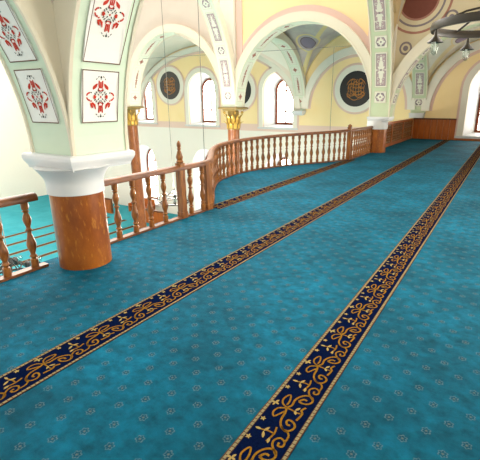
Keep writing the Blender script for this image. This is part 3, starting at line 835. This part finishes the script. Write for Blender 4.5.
def fill_light(x, y, z, P_, r=.4):
    l = bpy.data.lights.new('bay_fill', 'POINT'); l.energy = P_; l.shadow_soft_size = r; l.color = (1, .9, .78)
    o = bpy.data.objects.new('bay_fill', l); COL.objects.link(o); o.location = (x, y, z)
fill_light(-11.1, 12.0, -1.6, 900); fill_light(-7.92, 10.0, -2.0, 500)  # added warm fill for the far bays, placed at two atrium chandeliers
# gallery chandelier of dark bronze with downward lamps
LAMP0 = 2.10-PI/3*0
gx, gy, gz, gr = -.42, 8.0, 2.85, .95
e = empty('chandelier', (gx, gy, gz)); tag(e, 'dark bronze ring chandelier with downward lamps above the carpet at the right', 'chandelier')
n = 40; m = MB(); m.sweep([(gr*math.cos(2*PI*i/n), gr*math.sin(2*PI*i/n), 0) for i in range(n+1)], [(-.025, -.06), (-.04, 0), (-.025, .06), (.025, .06), (.04, 0), (.025, -.06)]); m.build('ring', M['bronze'], e, True)
m = MB()
for k in range(6):
    a = PI*k/3+.26; m.tube([(gr*math.cos(a), gr*math.sin(a), .03), (gr*.5*math.cos(a), gr*.5*math.sin(a), .22), (.05*math.cos(a), .05*math.sin(a), .3)], .018, 6)
m.build('arms', M['bronze'], e, True)
m = MB(); m.lathe([(.02, .1), (.09, .18), (.05, .28), (.08, .36), (.02, .45), (.02, 1.5)], n=12); m.build('stem', M['bronze'], e, True)
for k in range(4):
    a = PI*k/2+LAMP0; cx, cy = gr*math.cos(a), gr*math.sin(a)
    m = MB(); m.lathe([(.012, -.05), (.02, -.1), (.035, -.16), (.12, -.245), (.125, -.255), (.10, -.25), (.03, -.19)], (cx, cy, 0), n=16); sh = m.build('lamp_shade', M['bronze'], e, True)
    m = MB(); m.lathe([(.02, -.2), (.055, -.26), (.065, -.33), (.045, -.41), (.012, -.44)], (cx, cy, 0), n=14); m.build('glass_globe', M['lampglass'], e, True)
    m = MB(); m.tube([(cx-.01, cy, -.24), (cx+.012, cy, -.38)], .018, 8); m.build('bulb', M['bulb'], e, True)

# ------------------------------------------------------------------ lower hall furniture
def bench(x, y, w, label):
    e = empty('bench', (x, y, -6)); tag(e, label, 'bench')
    m = MB(); m.box((-w/2, -.25, .40), (w/2, .25, .46)); m.build('seat', M['board'], e)
    m = MB(); m.box((-w/2, .2, .46), (w/2, .26, 1.05)); m.build('backrest', M['board'], e)
    for sx in (-1, 1):
        m = MB(); m.box((sx*(w/2-.04)-.04, -.25, 0), (sx*(w/2-.04)+.04, .26, .62)); m.build('end_panel', M['board'], e)
def lowscreen(x0, x1, y, h, label):
    e = empty('wooden_screen', ((x0+x1)/2, y, -6)); tag(e, label, 'screen'); w = x1-x0
    m = MB(); m.box((-w/2, -.03, 0), (w/2, .03, h-.1)); m.build('panel', M['board'], e)
    m = MB(); m.box((-w/2-.03, -.06, h-.1), (w/2+.03, .06, h)); m.build('top_rail', M['rail'], e)
    k = int(w/.9)
    for i in range(k+1):
        m = MB(); q = -w/2+w*i/k; m.box((q-.05, -.05, 0), (q+.05, .05, h-.1)); m.build('post', M['rail'], e)
lowscreen(-28.5, -23.9, 19.3, 1.1, 'low brown wooden screen on the lower floor left of the red column')
lowscreen(-21.0, -18.3, 18.9, .95, 'low brown wooden screen on the lower floor under the left chandelier')
bench(-22.3, 20.6, 2.2, 'brown wooden bench below the lower arched window')

# ------------------------------------------------------------------ camera, sky
cam = bpy.data.cameras.new('camera'); co = bpy.data.objects.new('camera', cam); COL.objects.link(co)
f = 410; cam.sensor_width = 36; cam.sensor_fit = 'HORIZONTAL'; cam.lens = f/480*36
cam.shift_x = -(263-240)/480; cam.shift_y = (234-230)/480
pit = math.atan(132/f); yaw = math.atan(252/math.hypot(f, 132))
co.location = (0, 0, 1.7); co.rotation_euler = (PI/2-pit, 0, yaw); cam.clip_start = .05
scn.camera = co

w = bpy.data.worlds.new('sky'); scn.world = w; w.use_nodes = True; t = w.node_tree; t.nodes.clear()
out = t.nodes.new('ShaderNodeOutputWorld'); bg = t.nodes.new('ShaderNodeBackground'); t.links.new(bg.outputs[0], out.inputs[0])
tc = t.nodes.new('ShaderNodeTexCoord'); sp = t.nodes.new('ShaderNodeSeparateXYZ'); t.links.new(tc.outputs['Generated'], sp.inputs[0])
def rng(sock, a, b, lo, hi):
    mr = t.nodes.new('ShaderNodeMapRange'); mr.inputs[1].default_value = a; mr.inputs[2].default_value = b; mr.inputs[3].default_value = lo; mr.inputs[4].default_value = hi
    t.links.new(sock, mr.inputs[0]); return mr.outputs[0]
ad = t.nodes.new('ShaderNodeMath'); ad.operation = 'ADD'
t.links.new(rng(sp.outputs[1], .0, .6, .78, 13.0), ad.inputs[0]); t.links.new(rng(sp.outputs[2], .1, .9, 0, .9), ad.inputs[1])
ad2 = t.nodes.new('ShaderNodeMath'); ad2.operation = 'ADD'
t.links.new(ad.outputs[0], ad2.inputs[0]); t.links.new(rng(sp.outputs[0], -.1, -.9, 0, .55), ad2.inputs[1])
ad3 = t.nodes.new('ShaderNodeMath'); ad3.operation = 'ADD'
t.links.new(ad2.outputs[0], ad3.inputs[0]); t.links.new(rng(sp.outputs[0], .2, .8, 0, 2.2), ad3.inputs[1])
t.links.new(ad3.outputs[0], bg.inputs[1]); bg.inputs[0].default_value = (1, .94, .85, 1)

vs = scn.view_settings; vs.view_transform = 'Standard'; vs.look = 'None'; vs.gamma = 1; vs.use_curve_mapping = False; vs.exposure = 0.3
